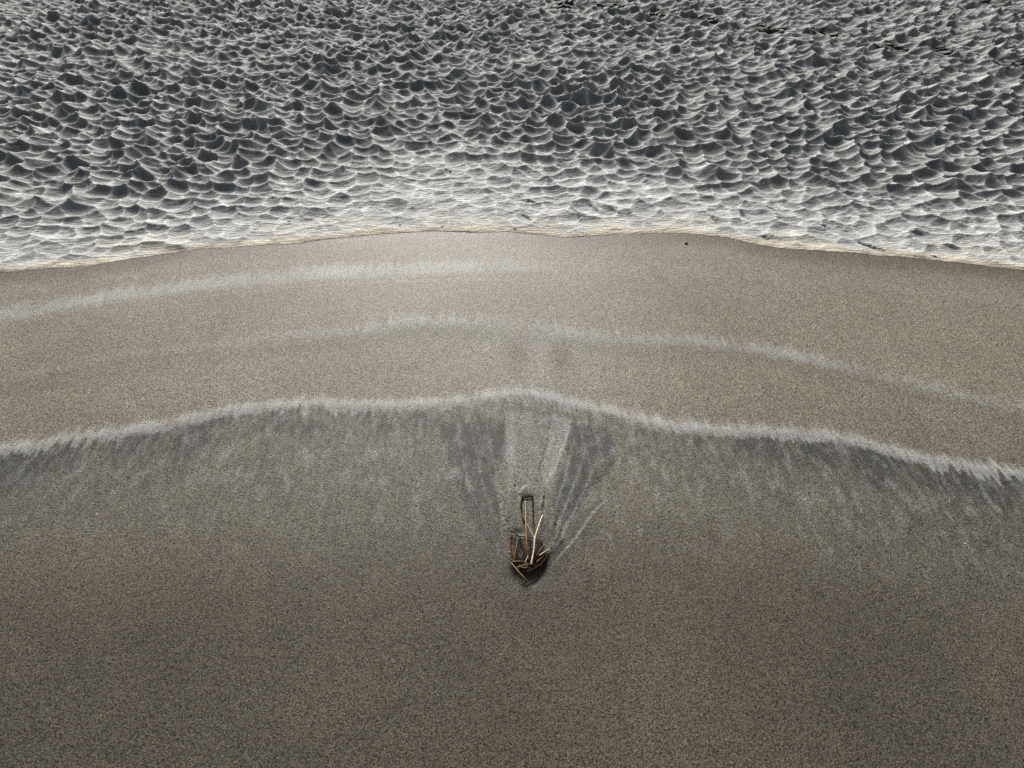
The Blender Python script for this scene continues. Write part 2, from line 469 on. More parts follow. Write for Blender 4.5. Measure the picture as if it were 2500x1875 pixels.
    slate *= 1 - 0.75 * np.exp(-((X - at(1288, 1000)[0]) / 0.05) ** 2) * fan
    blob([(945, 918), (1090, 905), (1092, 985), (1060, 1040), (1085, 1110), (1075, 1190), (1020, 1130), (985, 1050)], 0.007, 0.95, slate)
    blob([(950, 920), (1050, 912), (1040, 990), (990, 1010)], 0.016, 0.40, slate)
    blob([(1060, 935), (1090, 905), (1092, 980), (1080, 1005)], 0.008, 0.45, slate)
    blob([(1145, 892), (1186, 892), (1178, 940), (1166, 975)], 0.007, 0.45, slate)
    blob([(1240, 915), (1320, 930), (1330, 1010), (1270, 1060), (1215, 1150), (1190, 1170), (1195, 1080)], 0.008, 1.05, slate)
    blob([(1094, 890), (1145, 892), (1165, 975), (1170, 1060), (1110, 1060), (1096, 990)], 0.010, -1.0, slate)
    blob([(1094, 890), (1235, 900), (1190, 1060), (1100, 1060)], 0.012, 0.16, pale)
    blob([(1110, 930), (1160, 930), (1168, 1055), (1125, 1055)], 0.015, 0.45, rust)
    blob([(1195, 895), (1235, 905), (1215, 980), (1190, 1060), (1172, 1050), (1180, 980)], 0.010, 0.34, pale)
    blob([(1092, 900), (1110, 890), (1115, 1000), (1120, 1060), (1100, 1060)], 0.010, 0.32, pale)
    blob([(1090, 1240), (1075, 1180), (1010, 1110), (1000, 1160), (1060, 1220), (1115, 1262), (1180, 1240), (1250, 1160), (1300, 1080), (1220, 1150), (1185, 1200), (1165, 1240)], 0.012, 0.40, slate)
    # washed sand round the clump
    c = at(1275, 1370)
    halo = np.exp(-((X - c[0]) / 0.085) ** 2 - ((Y - c[1]) / 0.07) ** 2)
    rust *= 1 - halo; slate += 0.28 * halo
    # fine flow scarps
    def scarp(pts, h, w, palev=0.0, zoom=True):
        pp = poly_px(pts) if zoom else full_px(pts)
        xs_ = [p[0] for p in pp]; ys_ = [p[1] for p in pp]
        sel = (X > min(xs_) - 0.06) & (X < max(xs_) + 0.06) & (Y > min(ys_) - 0.06) & (Y < max(ys_) + 0.06)
        xs, ys = X[sel], Y[sel]
        d, sd, al = seg_field(xs + 0.0015 * gn(xs * 60, ys * 60, 181) + 0.006 * gn(xs * 14, ys * 14, 182), ys + 0.004 * gn(xs * 17, ys * 17, 183), pp)
        tp = np.sin(np.pi * np.clip(al, 0.03, 0.97)) ** 0.5
        w = max(w, 0.008)
        Z[sel] += 1.1 * h * np.where(sd > 0, 1, -0.6) * np.exp(-d / w) * tp
        if palev:
            pale[sel] += palev * np.exp(-(d / (w * 0.5)) ** 2) * tp
    scarp([(985, 0), (960, 60), (925, 150)], 0.0022, 0.008, 0.2)
    scarp([(525, 0), (540, 150), (530, 230), (545, 360)], -0.0030, 0.006)
    scarp([(590, 40), (570, 150), (560, 240)], 0.0018, 0.006)
    scarp([(690, 150), (620, 215), (600, 260), (610, 320)], 0.0030, 0.007, 0.25)
    scarp([(890, 240), (885, 380), (880, 520)], -0.0032, 0.005)
    scarp([(860, 330), (850, 420), (868, 520)], 0.0024, 0.005, 0.2)
    scarp([(1000, 430), (1040, 540), (1030, 680), (1010, 800)], -0.0035, 0.006)
    scarp([(1130, 600), (1115, 700), (1085, 800)], -0.0026, 0.005, 0.2)
    scarp([(1080, 640), (1060, 760), (1010, 850)], 0.0022, 0.005)
    scarp([(415, 560), (430, 650), (465, 760)], -0.0036, 0.006, 0.2)
    scarp([(450, 430), (425, 560), (440, 640)], 0.0018, 0.006)
    scarp([(1190, 893), (1180, 960), (1166, 1000), (1160, 1040)], -0.0022, 0.006, 0.2, False)
    scarp([(1235, 905), (1218, 960), (1200, 1010), (1188, 1040)], 0.0020, 0.007, 0.20, False)
    scarp([(945, 925), (965, 1000), (990, 1065), (1035, 1140), (1065, 1185)], 0.0014, 0.008, 0.22, False)
    scarp([(1068, 1050), (1085, 1110), (1092, 1150)], 0.0020, 0.006, 0.30, False)
    scarp([(1310, 1075), (1265, 1130), (1220, 1190), (1185, 1232)], 0.0014, 0.008, 0.20, False)
    for ln in ([(985, 925), (1012, 1040), (1050, 1130), (1085, 1205)], [(1018, 925), (1040, 1030), (1070, 1120), (1095, 1180)], [(1052, 918), (1068, 1010), (1085, 1090), (1100, 1150)],
               [(1300, 965), (1262, 1060), (1222, 1140), (1192, 1200)], [(1272, 950), (1240, 1050), (1205, 1130), (1186, 1180)], [(1242, 935), (1222, 1030), (1195, 1110), (1180, 1160)]):
        scarp(ln, 0.0006, 0.008, 0.17, False)
    # scour hollow seaward of the clump, and beds for the stems
    for (zx, zy, rx_, ry_, dep) in ((690, 1290, 0.040, 0.026, 0.0075), (560, 1270, 0.018, 0.022, 0.004), (840, 1220, 0.020, 0.020, 0.004), (580, 760, 0.020, 0.010, 0.0045), (690, 320, 0.018, 0.006, 0.004)):
        q = poly_px([(zx, zy)])[0]
        Z -= dep * np.exp(-((X - q[0]) / rx_) ** 2 - ((Y - q[1]) / ry_) ** 2)
    q = poly_px([(690, 1330)])[0]
    rr = np.hypot((X - q[0]) / 0.062, (Y - q[1] - 0.02) / 0.05)
    # gentle relief of the swash lines themselves
    Z += 0.0016 * sst(-0.02, 0.02, d3 + 0.6 * j3) + 0.0010 * sst(-0.02, 0.02, d2) + 0.0012 * n_lo + 0.0004 * streak
    Z += 0.0016 * np.exp(-((d3 - 0.004) / 0.02) ** 2)
    drop = np.where(fg < 0, np.maximum(0, (yb - 0.3 - Y)) * 0.02, 0)
    Z -= drop
    wet = np.clip(sst(0.55, -0.15, Y) if False else 1 - sst(0.0, 0.85, Y - 0.12 * n_lo), 0, 1)  # wetter seaward; lens falloff and fading sheen are painted into this darkening too
    wet = np.clip(wet + 0.75 * (1 - sst(0.0, 0.13, edge(X) - Y + 0.02 * n_lo)), 0, 1)
    Z -= 0.02 * sst(edge(X) + 0.012, edge(X) + 0.04, Y)
    cl = lambda v: np.clip(v, 0, 1)
    return struct(grid_mesh('wet_sand', X, Y, Z, WET, {'pale': cl(pale), 'slate': cl(slate), 'rust': cl(rust), 'olive': cl(olive), 'wet': wet}))  # wet also holds the painted lens falloff and sheen

dry_sand = build_dry()
wet_sand = build_wet()

def far_beach():
    me = bpy.data.meshes.new('beach')
    me.from_pydata([(-400, -400, -1.2), (400, -400, -1.2), (400, 400, -1.2), (-400, 400, -1.2)], [], [(0, 1, 2, 3)])
    me.materials.append(DRY)
    o = bpy.data.objects.new('beach', me)
    COL.objects.link(o)
    return struct(o)
far_beach()

# ------------------------------------------------------------------ things on the sand
bpy.context.view_layer.update()
def tag(o, label, cat, group=None):
    o['label'] = label; o['category'] = cat
    if group:
        o['group'] = group
    return o

def stem_material(name, c0, c1, rough=0.5, dark=0.5):
    """fibrous stalk: colour runs from c0 (first end) to c1, with lengthwise grain and stains"""
    t = NT(name)
    al = t.attr('along')
    P = t.n('TexCoord').outputs['Object']
    col = t.mix(t.ramp(t.math('ADD', al, t.math('MULTIPLY', t.math('SUBTRACT', t.noise(P, 60.0, 3), 0.5), 0.7)), 0.2, 0.85), c0, c1)
    uvx = t.n('CombineXYZ')
    t.put(uvx.inputs[0], t.math('MULTIPLY', al, 3.0)); t.put(uvx.inputs[1], t.math('MULTIPLY', t.attr('around'), 4.0))
    g = t.noise(uvx.outputs[0], 6.0, 4, 0.65)
    cc = t.n('CombineColor')
    for k in range(3):
        t.put(cc.inputs[k], t.ramp(g, 0.3, 0.7, 1 - dark, 1 + dark * 0.5))
    col = t.mix(1.0, col, cc.outputs[0], 'MULTIPLY')
    col = t.mix(t.ramp(t.noise(P, 130.0, 2), 0.58, 0.68, 0, 0.6), col, (0.03, 0.02, 0.013))
    t.put(t.b.inputs['Base Color'], col)
    t.b.inputs['Roughness'].default_value = rough
    t.b.inputs['Specular IOR Level'].default_value = 0.15 if sum(c0) < 0.1 else 0.35
    t.put(t.b.inputs['Normal'], t.bump(g, 0.0008, 0.7))
    return t.m

M_WHITE = stem_material('bleached_straw', (0.66, 0.60, 0.50), (0.70, 0.63, 0.52), 0.45, 0.2)
M_GOLD = stem_material('golden_straw', (0.50, 0.36, 0.17), (0.30, 0.15, 0.05), 0.4, 0.4)
M_OCHRE = stem_material('ochre_straw', (0.25, 0.16, 0.07), (0.16, 0.09, 0.035), 0.45, 0.5)
M_AMBER = stem_material('amber_reed', (0.46, 0.35, 0.19), (0.15, 0.065, 0.025), 0.35, 0.4)
M_RED = stem_material('red_brown_stem', (0.070, 0.028, 0.014), (0.085, 0.038, 0.018), 0.4, 0.5)
M_BLACK = stem_material('wet_black_stem', (0.010, 0.008, 0.006), (0.016, 0.010, 0.007), 0.75, 0.5)
M_BROWN = stem_material('wet_brown_stem', (0.034, 0.017, 0.008), (0.024, 0.013, 0.007), 0.6, 0.5)
M_OLIVE = stem_material('olive_stem', (0.11, 0.085, 0.040), (0.055, 0.038, 0.018), 0.45, 0.5)

def spline(pts, n):
    P = [Vector(p) for p in pts]
    P = [P[0] * 2 - P[1]] + P + [P[-1] * 2 - P[-2]]
    out = []
    m = len(P) - 3
    for k in range(n):
        t = k / (n - 1) * m; i = min(int(t), m - 1); t -= i
        a, b, c, d = P[i:i + 4]
        out.append(0.5 * ((2 * b) + (c - a) * t + (2 * a - 5 * b + 4 * c - d) * t * t + (3 * b - a - 3 * c + d) * t * t * t))
    return out

def tube_data(path, rad, sides=8, squash=1.0):
    V, F, A, B = [], [], [], []
    n = len(path)
    for k, p in enumerate(path):
        tn = (path[min(k + 1, n - 1)] - path[max(k - 1, 0)]).normalized()
        sd = tn.cross(Vector((0, 0, 1)))
        sd = sd.normalized() if sd.length > 1e-4 else Vector((1, 0, 0))
        up = sd.cross(tn).normalized()
        r = rad(k / (n - 1))
        for j in range(sides):
            a = 2 * math.pi * j / sides
            V.append(p + sd * (math.cos(a) * r) + up * (math.sin(a) * r * squash)); A.append(k / (n - 1)); B.append(j / sides)
    for k in range(n - 1):
        for j in range(sides):
            a = k * sides + j; b = k * sides + (j + 1) % sides
            F.append((a, b, b + sides, a + sides))
    F.append(tuple(range(sides - 1, -1, -1))); F.append(tuple(range((n - 1) * sides, n * sides)))
    return V, F, A, B

def make(name, V, F, mat, parent=None, A=None, B=None, smooth=True, origin=None):
    o3 = Vector(origin) if origin is not None else Vector((0, 0, 0))
    me = bpy.data.meshes.new(name)
    me.from_pydata([tuple(Vector(v) - o3) for v in V], [], F)
    if smooth:
        me.polygons.foreach_set('use_smooth', [len(p.vertices) <= 4 for p in me.polygons])
    for nm, dat in (('along', A), ('around', B)):
        if dat:
            me.attributes.new(nm, 'FLOAT', 'POINT').data.foreach_set('value', dat)
    me.materials.append(mat)
    o = bpy.data.objects.new(name, me)
    COL.objects.link(o)
    if parent is not None:
        o.parent = parent
        o.matrix_parent_inverse = parent.matrix_world.inverted() if False else parent.matrix_parent_inverse
        o.location = o3 - parent.location
    else:
        o.location = o3
    return o

MM = 1.22 / 5.027 / 1000.0                    # metres for one unit of the close-up the stems were measured in
def stem(name, pts, wid, mat, label=None, cat=None, parent=None, nodes=0, lift=None, squash=1.0, taper=(1.0, 1.0), wob=0.0, ragged=0.10):
    """pts: (u, v, height in mm) in the close-up; wid: width there"""
    k = 1 / 5.027
    r = wid * MM / 2
    W = [at(1150 + p[0] * k, 1150 + p[1] * k, p[2] / 1000.0 + r) for p in pts]
    n = max(10, 6 * len(pts))
    path = spline(W, n)
    rs = random.Random(name + str(pts[0]))
    ph = rs.random() * 6
    for q, p in enumerate(path):
        p.x += wob * math.sin(ph + q * 1.7) * r; p.z += wob * 0.5 * math.sin(ph * 2 + q * 1.1) * r
    def rad(t):
        v = r * (taper[0] + (taper[1] - taper[0]) * t) * (1 + ragged * math.sin(ph + 19 * t) * math.sin(7 * t + ph))
        for q in range(nodes):
            c = (q + 0.7) / nodes
            v *= 1 + 0.35 * math.exp(-((t - c) / 0.018) ** 2)
        return v
    V, F, A, B = tube_data(path, rad, 8, squash)
    o = make(name, V, F, mat, parent, A, B, origin=None if parent is None and False else (W[len(W) // 2] if parent is None else parent.location))
    if label:
        tag(o, label, cat)
    return o

# --- the clump of wet plant fibre
k5 = 1 / 5.027
def zp(u, v, z=0.0):
    return at(1150 + u * k5, 1150 + v * k5, z)

def mat_material():
    t = NT('rotted_fibre')
    P = t.n('TexCoord').outputs['Object']
    c = t.mix(t.ramp(t.noise(P, 90.0, 5, 0.7), 0.35, 0.7), (0.010, 0.007, 0.005), (0.050, 0.028, 0.012))
    t.put(t.b.inputs['Base Color'], c)
    t.b.inputs['Roughness'].default_value = 0.5
    t.put(t.b.inputs['Normal'], t.bump(t.noise(P, 160.0, 4, 0.7), 0.004, 1.0))
    return t.m
M_MAT = mat_material()

clump = bpy.data.objects.new('plant_clump', None)
COL.objects.link(clump)
clump.location = zp(690, 1150)
clump.empty_display_size = 0.02
tag(clump, 'dark matted clump of wet rotting plant fibres half buried in the sand', 'plant debris')
def in_poly(x, y, P):
    c = False; j = len(P) - 1
    for i in range(len(P)):
        if (P[i][1] > y) != (P[j][1] > y) and x < (P[j][0] - P[i][0]) * (y - P[i][1]) / (P[j][1] - P[i][1]) + P[i][0]:
            c = not c
        j = i
    return c
CORE = [(488, 1112), (560, 1100), (640, 1095), (700, 1015), (760, 1005), (860, 965), (900, 1050), (870, 1140), (800, 1185), (720, 1225), (640, 1215), (560, 1185)]
LOOSE = [(480, 800), (700, 810), (870, 860), (880, 980), (860, 1060), (500, 1110)]
rng = random.Random(3)
def fibres(poly, n, wid, zmax, lmin, lmax, bias=None):
    V, F, A, B = [], [], [], []
    xs = [p[0] for p in poly]; ys = [p[1] for p in poly]
    c = 0
    while c < n:
        u, v = rng.uniform(min(xs), max(xs)), rng.uniform(min(ys), max(ys))
        if not in_poly(u, v, poly):
            continue
        c += 1
        a = rng.uniform(0, math.pi) if bias is None else rng.gauss(bias, 0.55)
        L = rng.uniform(lmin, lmax); bend = rng.gauss(0, 0.7)
        pts = []
        z0 = rng.uniform(0.0, zmax)
        for q in range(5):
            t = q / 4 - 0.5
            aa = a + bend * t
            uu, vv = u + math.cos(aa) * L * t + rng.gauss(0, 2), v + math.sin(aa) * L * t + rng.gauss(0, 2)
            pts.append(Vector(zp(uu, vv, z0 + rng.uniform(-1, 1) * 0.0015 + 0.001)))
        r = rng.uniform(*wid) * MM / 2
        d = tube_data(spline(pts, 9), lambda t: r * (1 - 0.5 * abs(2 * t - 1)), 5)
        o = len(V)
        V += d[0]; F += [tuple(i + o for i in f) for f in d[1]]; A += d[2]; B += d[3]
    return V, F, A, B
d = fibres(CORE, 330, (4, 9), 0.009, 60, 190)
fo = make('fibres', d[0], d[1], M_BROWN, clump, d[2], d[3], origin=clump.location)
fo['kind'] = 'stuff'
d = fibres(LOOSE, 75, (2.5, 6), 0.004, 60, 170, 1.5)
fo = make('loose_fibres', d[0], d[1], M_BROWN, clump, d[2], d[3], origin=clump.location)
fo['kind'] = 'stuff'
d = fibres([(500, 1090), (700, 1090), (860, 1150), (740, 1250), (560, 1200)], 26, (3, 6), 0.015, 40, 110)
fo = make('pale_fibres', d[0], d[1], M_OCHRE, clump, d[2], d[3], origin=clump.location)
fo['kind'] = 'stuff'
# lumpy body of the clump
bm = bmesh.new()
cx_, cy_, _ = zp(690, 1165)
nr, na = 9, 40
P3 = [zp(*p) for p in CORE]
vs = []
for i in range(nr + 1):
    for j in range(na):
        a = 2 * math.pi * j / na
        # reach of the outline in this direction
        lo, hi = 0.0, 0.12
        for _ in range(18):
            m = (lo + hi) / 2
            if in_poly(cx_ + math.cos(a) * m, cy_ + math.sin(a) * m, [(p[0], p[1]) for p in P3]):
                lo = m
            else:
                hi = m
        f = i / nr
        x, y = cx_ + math.cos(a) * lo * f, cy_ + math.sin(a) * lo * f
        nz = float(gn(np.array([x * 90.0]), np.array([y * 90.0]), 201)[0]) + 0.6 * float(gn(np.array([x * 220.0]), np.array([y * 220.0]), 202)[0])
        z = 0.005 * (1 - f ** 3) - 0.010 * f ** 4 + 0.006 * nz * (1 - f * 0.6)
        vs.append((cx_ + (x - cx_) * 0.62, cy_ + (y - cy_) * 0.62, z - 0.002))
fs = [(i * na + j, i * na + (j + 1) % na, (i + 1) * na + (j + 1) % na, (i + 1) * na + j) for i in range(nr) for j in range(na)]
bm.free()
make('matted_body', vs, [f[::-1] for f in fs], M_MAT, clump, origin=clump.location)

# --- stems lying in and round the clump, each one loose
wf = stem('forked_straw', [(878, 538, 3), (826, 680, 11), (782, 828, 17), (771, 960, 18), (738, 1148, 16)], 15, M_WHITE, 'bleached white forked straw lying on top of the dark clump', 'straw', nodes=3, taper=(0.85, 1.1))
stem('branch', [(783, 832, 17), (735, 740, 13), (690, 660, 9), (640, 560, 5), (620, 515, 3)], 8.5, M_GOLD, parent=wf, taper=(1.1, 0.7))
stem('reed', [(664, 368, 1.5), (671, 500, 5), (673, 640, 9), (680, 840, 13), (692, 980, 13), (706, 1090, 11)], 19, M_AMBER, 'long amber reed standing upright through the middle of the debris', 'reed', nodes=4, taper=(0.62, 1.05))
stem('bent_stem', [(655, 640, 0), (628, 530, 0), (612, 430, 0), (624, 350, 0), (640, 322, 0), (700, 318, 0), (742, 318, 0), (755, 345, 0), (760, 460, 0), (764, 580, 0), (774, 690, 1), (786, 750, 2)], 20, M_BLACK,  # legs made wider to take in the shade lying beside them
     'black stem bent into a narrow upside-down U', 'stem', taper=(0.9, 0.8), wob=0.15)
stem('crossbar_twig', [(622, 330, -1), (660, 320, -0.5), (700, 317, -0.5), (758, 308, -1)], 28, M_BLACK, 'short thick black twig across the top of the bent stem', 'twig', ragged=0.25)
stem('curved_twig', [(446, 690, 1), (470, 718, 2.5), (505, 745, 3.5), (555, 778, 5), (604, 818, 6)], 14, M_BLACK, 'thin black curved twig poking out at the left of the debris', 'twig', taper=(0.6, 1.2))
stem('stem', [(474, 792, 2), (560, 798, 3), (660, 806, 4), (760, 830, 4), (868, 862, 2)], 14, M_BROWN, 'dark brown stem lying crosswise above the clump', 'stem', wob=0.3, taper=(1.1, 0.7))
stem('stem', [(486, 800, 2), (490, 900, 4), (497, 1010, 6), (508, 1120, 6)], 22, M_RED, 'thick reddish brown stem along the left side of the debris', 'stem', wob=0.2)
stem('straw', [(577, 815, 3), (556, 920, 7), (540, 1000, 9), (520, 1112, 9)], 12, M_OCHRE, 'ochre straw slanting just inside the thick reddish stem', 'straw', nodes=2, taper=(0.8, 1.0))
stem('straw', [(470, 984, 2), (500, 1008, 7), (532, 1032, 9)], 7, M_GOLD, 'tiny pale straw sticking out over the reddish stem', 'straw')
stem('straw', [(508, 905, 3), (516, 1000, 6), (534, 1100, 8)], 9, M_OCHRE, 'thin ochre straw right beside the thick reddish stem', 'straw')
stem('stem', [(1132, 828, 1), (1088, 862, 3), (1010, 915, 6), (930, 968, 8), (850, 1040, 9)], 17, M_OLIVE, 'long olive stem reaching out to the right of the debris', 'stem', taper=(0.5, 1.2), wob=0.1)
stem('straw', [(968, 948, 9), (905, 990, 11), (836, 1034, 12)], 8, M_WHITE, 'short white straw resting on the olive stem', 'straw')
stem('straw', [(1142, 812, 1), (1118, 846, 2), (1092, 880, 1)], 7, M_GOLD, 'pale straw tip at the far end of the olive stem', 'straw')
stem('stick', [(488, 1128, 12), (560, 1215, 11), (630, 1295, 7), (692, 1362, 3)], 24, M_OLIVE, 'thick tan stick slanting along the lower left of the clump', 'stick', taper=(0.9, 1.0), ragged=0.15)
stem('straw', [(503, 1138, 19), (572, 1220, 18), (642, 1300, 14), (680, 1342, 10)], 10, M_GOLD, 'buff straw lying along the top of the thick slanting stick', 'straw', taper=(0.8, 1.0))
stem('stem', [(688, 1350, 1), (745, 1322, 2), (795, 1296, 2), (835, 1240, 3), (895, 1165, 3), (930, 1080, 2)], 17, M_BLACK, 'black curved stem rounding the lower right of the clump', 'stem', wob=0.2)
stem('stem', [(708, 1222, 12), (800, 1182, 12), (880, 1120, 9), (945, 1025, 4)], 15, M_BROWN, 'brown stem lying over the right half of the clump', 'stem', wob=0.25)
stem('straw', [(505, 1112, 11), (570, 1106, 13), (648, 1108, 13)], 8, M_OCHRE, 'short ochre straw lying level on top of the clump', 'straw')
stem('straw', [(698, 1042, 15), (682, 1080, 16), (662, 1124, 15)], 7, M_WHITE, 'tiny white straw splinter left of the forked straw', 'straw')
stem('straw', [(722, 566, 1), (750, 640, 3), (778, 700, 4), (800, 760, 4)], 8, M_OCHRE, 'fine ochre straw inside the right arm of the bent stem', 'straw', taper=(0.6, 1))
stem('straw', [(792, 688, 5), (780, 740, 6), (766, 800, 7)], 8, M_OCHRE, 'short brown straw crossing the foot of the bent stem', 'straw')
stem('tendril', [(600, 1165, 14), (640, 1184, 16), (672, 1186, 16), (694, 1150, 15), (678, 1128, 15)], 7, M_OCHRE, 'curled ochre tendril on top of the clump', 'tendril')
stem('tendril', [(852, 852, 2), (872, 842, 3), (888, 824, 2), (905, 836, 1)], 6, M_OCHRE, 'hooked thin tendril at the upper right of the clump', 'tendril')
stem('tendril', [(598, 1372, 1), (612, 1360, 2), (636, 1366, 2), (642, 1390, 1)], 9, M_OLIVE, 'small curled tendril at the very bottom of the clump', 'tendril')
stem('stem', [(870, 870, 2), (880, 960, 4), (860, 1060, 7)], 11, M_BROWN, 'dark stem closing the right side of the debris', 'stem', wob=0.4)
stem('stem', [(600, 820, 3), (640, 900, 5), (655, 1000, 8), (660, 1080, 10)], 6, M_BROWN, 'hair-thin brown stem bowed to the left of the amber reed', 'stem')

stem('stem', [(728, 860, 2), (724, 980, 6), (716, 1110, 9)], 10, M_BROWN, 'dark thin stem between the amber reed and the forked straw', 'stem', wob=0.3)
stem('stem', [(812, 868, 2), (806, 980, 7), (786, 1100, 10)], 11, M_BROWN, 'dark thin stem just right of the forked straw', 'stem', wob=0.3)
stem('twig', [(862, 880, 2), (810, 1000, 9), (752, 1130, 12)], 9, M_BLACK, 'thin black twig slanting behind the lower half of the forked straw', 'twig', wob=0.3)
stem('twig', [(962, 1010, 1), (900, 1090, 6), (812, 1205, 10)], 13, M_BLACK, 'black twig at the right flank of the clump', 'twig', wob=0.3)
stem('twig', [(920, 1155, 2), (840, 1150, 9), (742, 1172, 12)], 11, M_BLACK, 'black twig lying level across the right of the clump', 'twig', wob=0.3)
stem('twig', [(540, 880, 1), (560, 980, 4), (610, 1110, 9)], 9, M_BROWN, 'dark twig left of the bowed hair-thin stem', 'twig', wob=0.3)
stem('twig', [(640, 1330, 1), (720, 1270, 5), (800, 1225, 6)], 9, M_BLACK, 'short black twig inside the bottom tip of the debris', 'twig', wob=0.3)
stem('twig', [(1010, 985, 1), (920, 1030, 5), (830, 1075, 9)], 10, M_BROWN, 'dark twig just below the olive stem', 'twig', wob=0.2, taper=(0.5, 1.1))

stem('straw', [(952, 985, 2), (880, 1050, 8), (800, 1122, 12)], 9, M_OCHRE, 'ochre straw slanting down from the right into the clump', 'straw', taper=(0.6, 1.0))
stem('straw', [(905, 900, 1), (850, 960, 6), (800, 1040, 10)], 8, M_OCHRE, 'short ochre straw right of the forked straw, above the white one', 'straw')
stem('straw', [(560, 1180, 14), (660, 1150, 16), (770, 1135, 15)], 8, M_OCHRE, 'brownish straw lying across the foot of the amber reed', 'straw', wob=0.3)

# --- crust broken by footprints
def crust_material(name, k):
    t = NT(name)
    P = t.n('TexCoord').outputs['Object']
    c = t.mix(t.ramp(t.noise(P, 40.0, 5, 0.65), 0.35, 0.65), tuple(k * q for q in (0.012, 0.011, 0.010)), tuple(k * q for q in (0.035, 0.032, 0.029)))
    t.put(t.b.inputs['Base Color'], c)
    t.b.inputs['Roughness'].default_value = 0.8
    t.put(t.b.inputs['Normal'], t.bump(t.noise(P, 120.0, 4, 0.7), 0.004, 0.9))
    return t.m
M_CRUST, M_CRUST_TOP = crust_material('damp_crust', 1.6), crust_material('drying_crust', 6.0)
DG = bpy.context.evaluated_depsgraph_get()
def drop(x, y, default=0.0):
    hit, loc, *_ = dry_sand.ray_cast(Vector((x, y, 1.0)), Vector((0, 0, -1)))
    hit2, loc2, *_ = wet_sand.ray_cast(Vector((x, y, 1.0)), Vector((0, 0, -1)))
    z = [l.z for h, l in ((hit, loc), (hit2, loc2)) if h]
    return max(z) if z else default
FOOT_LABEL = ['broken dark footprint at the top edge, left end of the trail', 'footprint of two dark gashes at the top edge, second from the left',
              'footprint with one deep black hole, third from the left', 'long low footprint with a cracked flat crust, fourth from the left',
              'footprint with a curled black crack, fifth from the left', 'widest footprint, with rough dark crust, right of the curled one',
              'footprint of stepped dark slabs just above the white shell', 'faint small footprint between the stepped one and the right edge',
              'footprint of jagged black slabs at the right edge', 'dark footprint apart from the trail in the top right corner']
for k, (px, py, wpx, rot) in enumerate(FOOT):
    rs = random.Random(40 + k)
    c = at(px, py, 0.03)
    zc = drop(c[0], c[1])
    e = bpy.data.objects.new('footprint', None)
    COL.objects.link(e)
    e.location = (c[0], c[1], zc); e.rotation_euler = (0, 0, R(rot)); e.empty_display_size = 0.05
    tag(e, FOOT_LABEL[k], 'footprint', 'trail of footprints across the dry sand')
    for q in range(rs.randint(8, 11)):
        # an irregular slab of crust with a dry top and dark broken sides, tipped up out of the print
        n = rs.randint(6, 8); ra = rs.uniform(0.022, 0.058); th = rs.uniform(0.010, 0.022)
        ring = [(math.cos(2 * math.pi * j / n) * ra * rs.uniform(0.65, 1.25), math.sin(2 * math.pi * j / n) * ra * rs.uniform(0.35, 0.75)) for j in range(n)]
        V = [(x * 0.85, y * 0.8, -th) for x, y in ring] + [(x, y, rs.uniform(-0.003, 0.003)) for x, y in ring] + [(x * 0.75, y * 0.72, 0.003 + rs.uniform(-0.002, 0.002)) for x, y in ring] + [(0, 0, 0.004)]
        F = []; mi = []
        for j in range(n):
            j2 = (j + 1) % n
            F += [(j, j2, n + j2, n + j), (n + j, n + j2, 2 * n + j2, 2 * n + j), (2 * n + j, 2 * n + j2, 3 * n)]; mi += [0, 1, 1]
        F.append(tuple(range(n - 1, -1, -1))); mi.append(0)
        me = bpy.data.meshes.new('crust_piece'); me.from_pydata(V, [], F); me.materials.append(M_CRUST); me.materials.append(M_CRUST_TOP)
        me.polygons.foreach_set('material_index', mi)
        o = bpy.data.objects.new('crust_piece', me); COL.objects.link(o); o.parent = e
        a = rs.uniform(0, 2 * math.pi); f = rs.uniform(0.15, 0.95)
        lx, ly = math.cos(a) * 0.15 * f, math.sin(a) * 0.12 * f
        wx_ = c[0] + lx * math.cos(R(rot)) - ly * math.sin(R(rot)); wy_ = c[1] + lx * math.sin(R(rot)) + ly * math.cos(R(rot))
        o.location = (lx, ly, drop(wx_, wy_, zc) - zc + th * 0.62)
        o.rotation_euler = (rs.uniform(-0.5, 0.15), rs.uniform(-0.3, 0.3), rs.uniform(-0.5, 0.5))

# --- shells, chips, pebble and bits of twig
def plain(name, col, rough):
    t = NT(name)
    P = t.n('TexCoord').outputs['Object']
    v = t.noise(P, 300.0, 3, 0.6)
    t.put(t.b.inputs['Base Color'], t.mix(t.ramp(v, 0.35, 0.65), tuple(q * 0.75 for q in col), col))
    t.b.inputs['Roughness'].default_value = rough
    return t.m
M_SHELL, M_PEB = plain('shell', (0.86, 0.85, 0.82), 0.35), plain('dark_pebble', (0.03, 0.026, 0.024), 0.45)

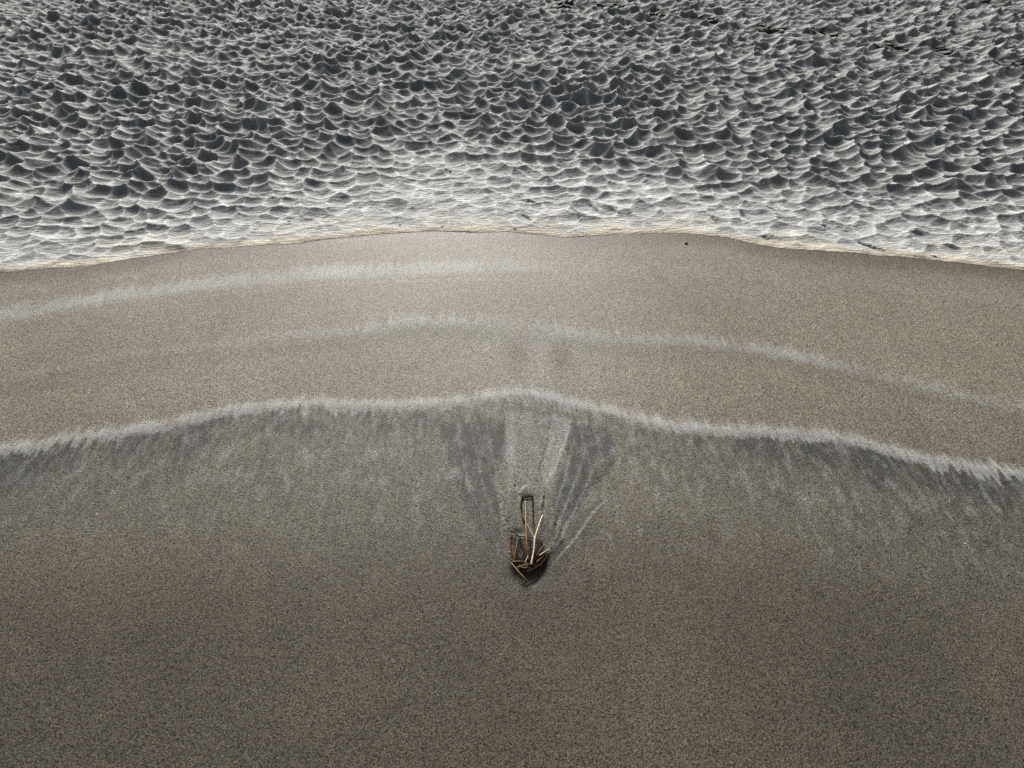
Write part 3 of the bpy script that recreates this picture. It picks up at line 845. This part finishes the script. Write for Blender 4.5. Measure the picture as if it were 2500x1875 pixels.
def shell(px, py, size, label, rot=0.0, name='shell', tilt=0.5):
    """half of a small ribbed clam shell, hollow side down"""
    c = at(px, py, 0.02); z = drop(c[0], c[1]); c = at(px, py, z)
    V, F = [], []
    na, nr = 14, 6
    for side in (0, 1):
        for i in range(nr + 1):
            for j in range(na + 1):
                a = math.pi * (0.06 + 0.88 * j / na); f = i / nr
                rr = f * (1 + 0.05 * math.cos(j * math.pi)) * (0.8 + 0.2 * math.sin(a))
                x = math.cos(a) * rr * size * 0.55; y = (math.sin(a) * rr - 0.45) * size
                h = size * (0.34 * math.sin(math.pi * min(1, f * 0.97 + 0.03)) ** 0.7 * math.sin(a) ** 0.5 - side * 0.05)
                V.append((x, y, h))
    m = (nr + 1) * (na + 1)
    for s in (0, 1):
        for i in range(nr):
            for j in range(na):
                a = s * m + i * (na + 1) + j
                q = (a, a + 1, a + na + 2, a + na + 1)
                F.append(q if s else q[::-1])
    me = bpy.data.meshes.new(name); me.from_pydata(V, [], F); me.polygons.foreach_set('use_smooth', [True] * len(F)); me.materials.append(M_SHELL)
    o = bpy.data.objects.new(name, me); COL.objects.link(o)
    o.location = (c[0], c[1], z + size * 0.05); o.rotation_euler = (tilt, 0.2, rot)
    return tag(o, label, 'shell')
shell(2138, 132, 0.020, 'bright white shell on the dry sand below the stepped footprint', 0.6)
shell(1899, 51, 0.012, 'tiny white shell above and right of the curled-crack footprint', 0.2)
shell(1421, 538, 0.007, 'tiny white shell at the lower end of a crack near the sand lip', 1.2)
for px, py, lb in ((19, 870, 'white shell chip at the left edge, on wet sand between the upper pale bands'), (438, 935, 'white shell chip on wet sand above the middle band, left of centre'),
                   (353, 1031, 'white shell chip just above the lowest pale swash band, far left'), (237, 1256, 'white shell chip in the grey streaked sand at left, upper of two'),
                   (90, 1306, 'white shell chip in the grey streaked sand at left, lower of two'), (2356, 1327, 'white shell chip in the grey sand near the right edge'),
                   (1949, 1119, 'white shell chip in dark sand just under the right half of the lowest band')):
    shell(px, py, 0.0034, lb, random.uniform(0, 6), 'shell_chip', 0.3)

def pebble(px, py, size, label):
    c = at(px, py, 0.004); z = drop(c[0], c[1])
    bm = bmesh.new(); bmesh.ops.create_icosphere(bm, subdivisions=2, radius=size)
    for v in bm.verts:
        nz = float(gn(np.array([v.co.x / size * 1.3 + 3]), np.array([v.co.y / size * 1.3 + v.co.z / size]), 301)[0])
        v.co *= 1 + 0.35 * nz; v.co.z *= 0.65; v.co.x *= 1.25
    me = bpy.data.meshes.new('pebble'); bm.to_mesh(me); bm.free()
    me.polygons.foreach_set('use_smooth', [True] * len(me.polygons)); me.materials.append(M_PEB)
    o = bpy.data.objects.new('pebble', me); COL.objects.link(o); o.location = (c[0], c[1], z + size * 0.4)
    return tag(o, label, 'pebble')
pebble(1675, 594, 0.0062, 'small black pebble on wet sand just below the sand lip')
pebble(2405, 494, 0.0055, 'tiny black pebble on the dimpled sand near the right edge')
pebble(520, 378, 0.0055, 'tiny black pebble on the dimpled sand at upper left')
pebble(1100, 425, 0.0050, 'tiny black pebble on pale smooth sand above the lip, left of centre')

def twig(px, py, length, ang, w, label):
    V3 = []
    for q in range(5):
        t = q / 4 - 0.5
        c = at(px, py, 0.02)
        x = c[0] + math.cos(ang) * length * t + 0.002 * math.sin(q * 2.1); y = c[1] + math.sin(ang) * length * t + 0.0015 * math.cos(q * 1.7)
        V3.append(Vector((x, y, drop(x, y) + w * 0.4)))
    d = tube_data(spline(V3, 10), lambda t: w / 2 * (1 - 0.4 * t), 6)
    o = make('twig', d[0], d[1], M_BLACK, None, d[2], d[3], origin=V3[2])
    return tag(o, label, 'twig')
twig(975, 544, 0.013, 0.5, 0.003, 'short black twig on the pale sand just above the lip, left one of a pair')
twig(1078, 548, 0.016, 0.6, 0.003, 'short black twig on the pale sand just above the lip, right one of a pair')
twig(1257, 554, 0.010, 0.3, 0.003, 'tiny black twig on the golden lip at the middle of the beach')
twig(703, 536, 0.014, 0.1, 0.0035, 'black twig in the pale sand left of the middle, above the lip')
twig(2132, 597, 0.11, -0.62, 0.0035, 'long thin dark strip drawn along the shaded crack above the lip at right')  # dark strip standing in for the shadow line of a crack
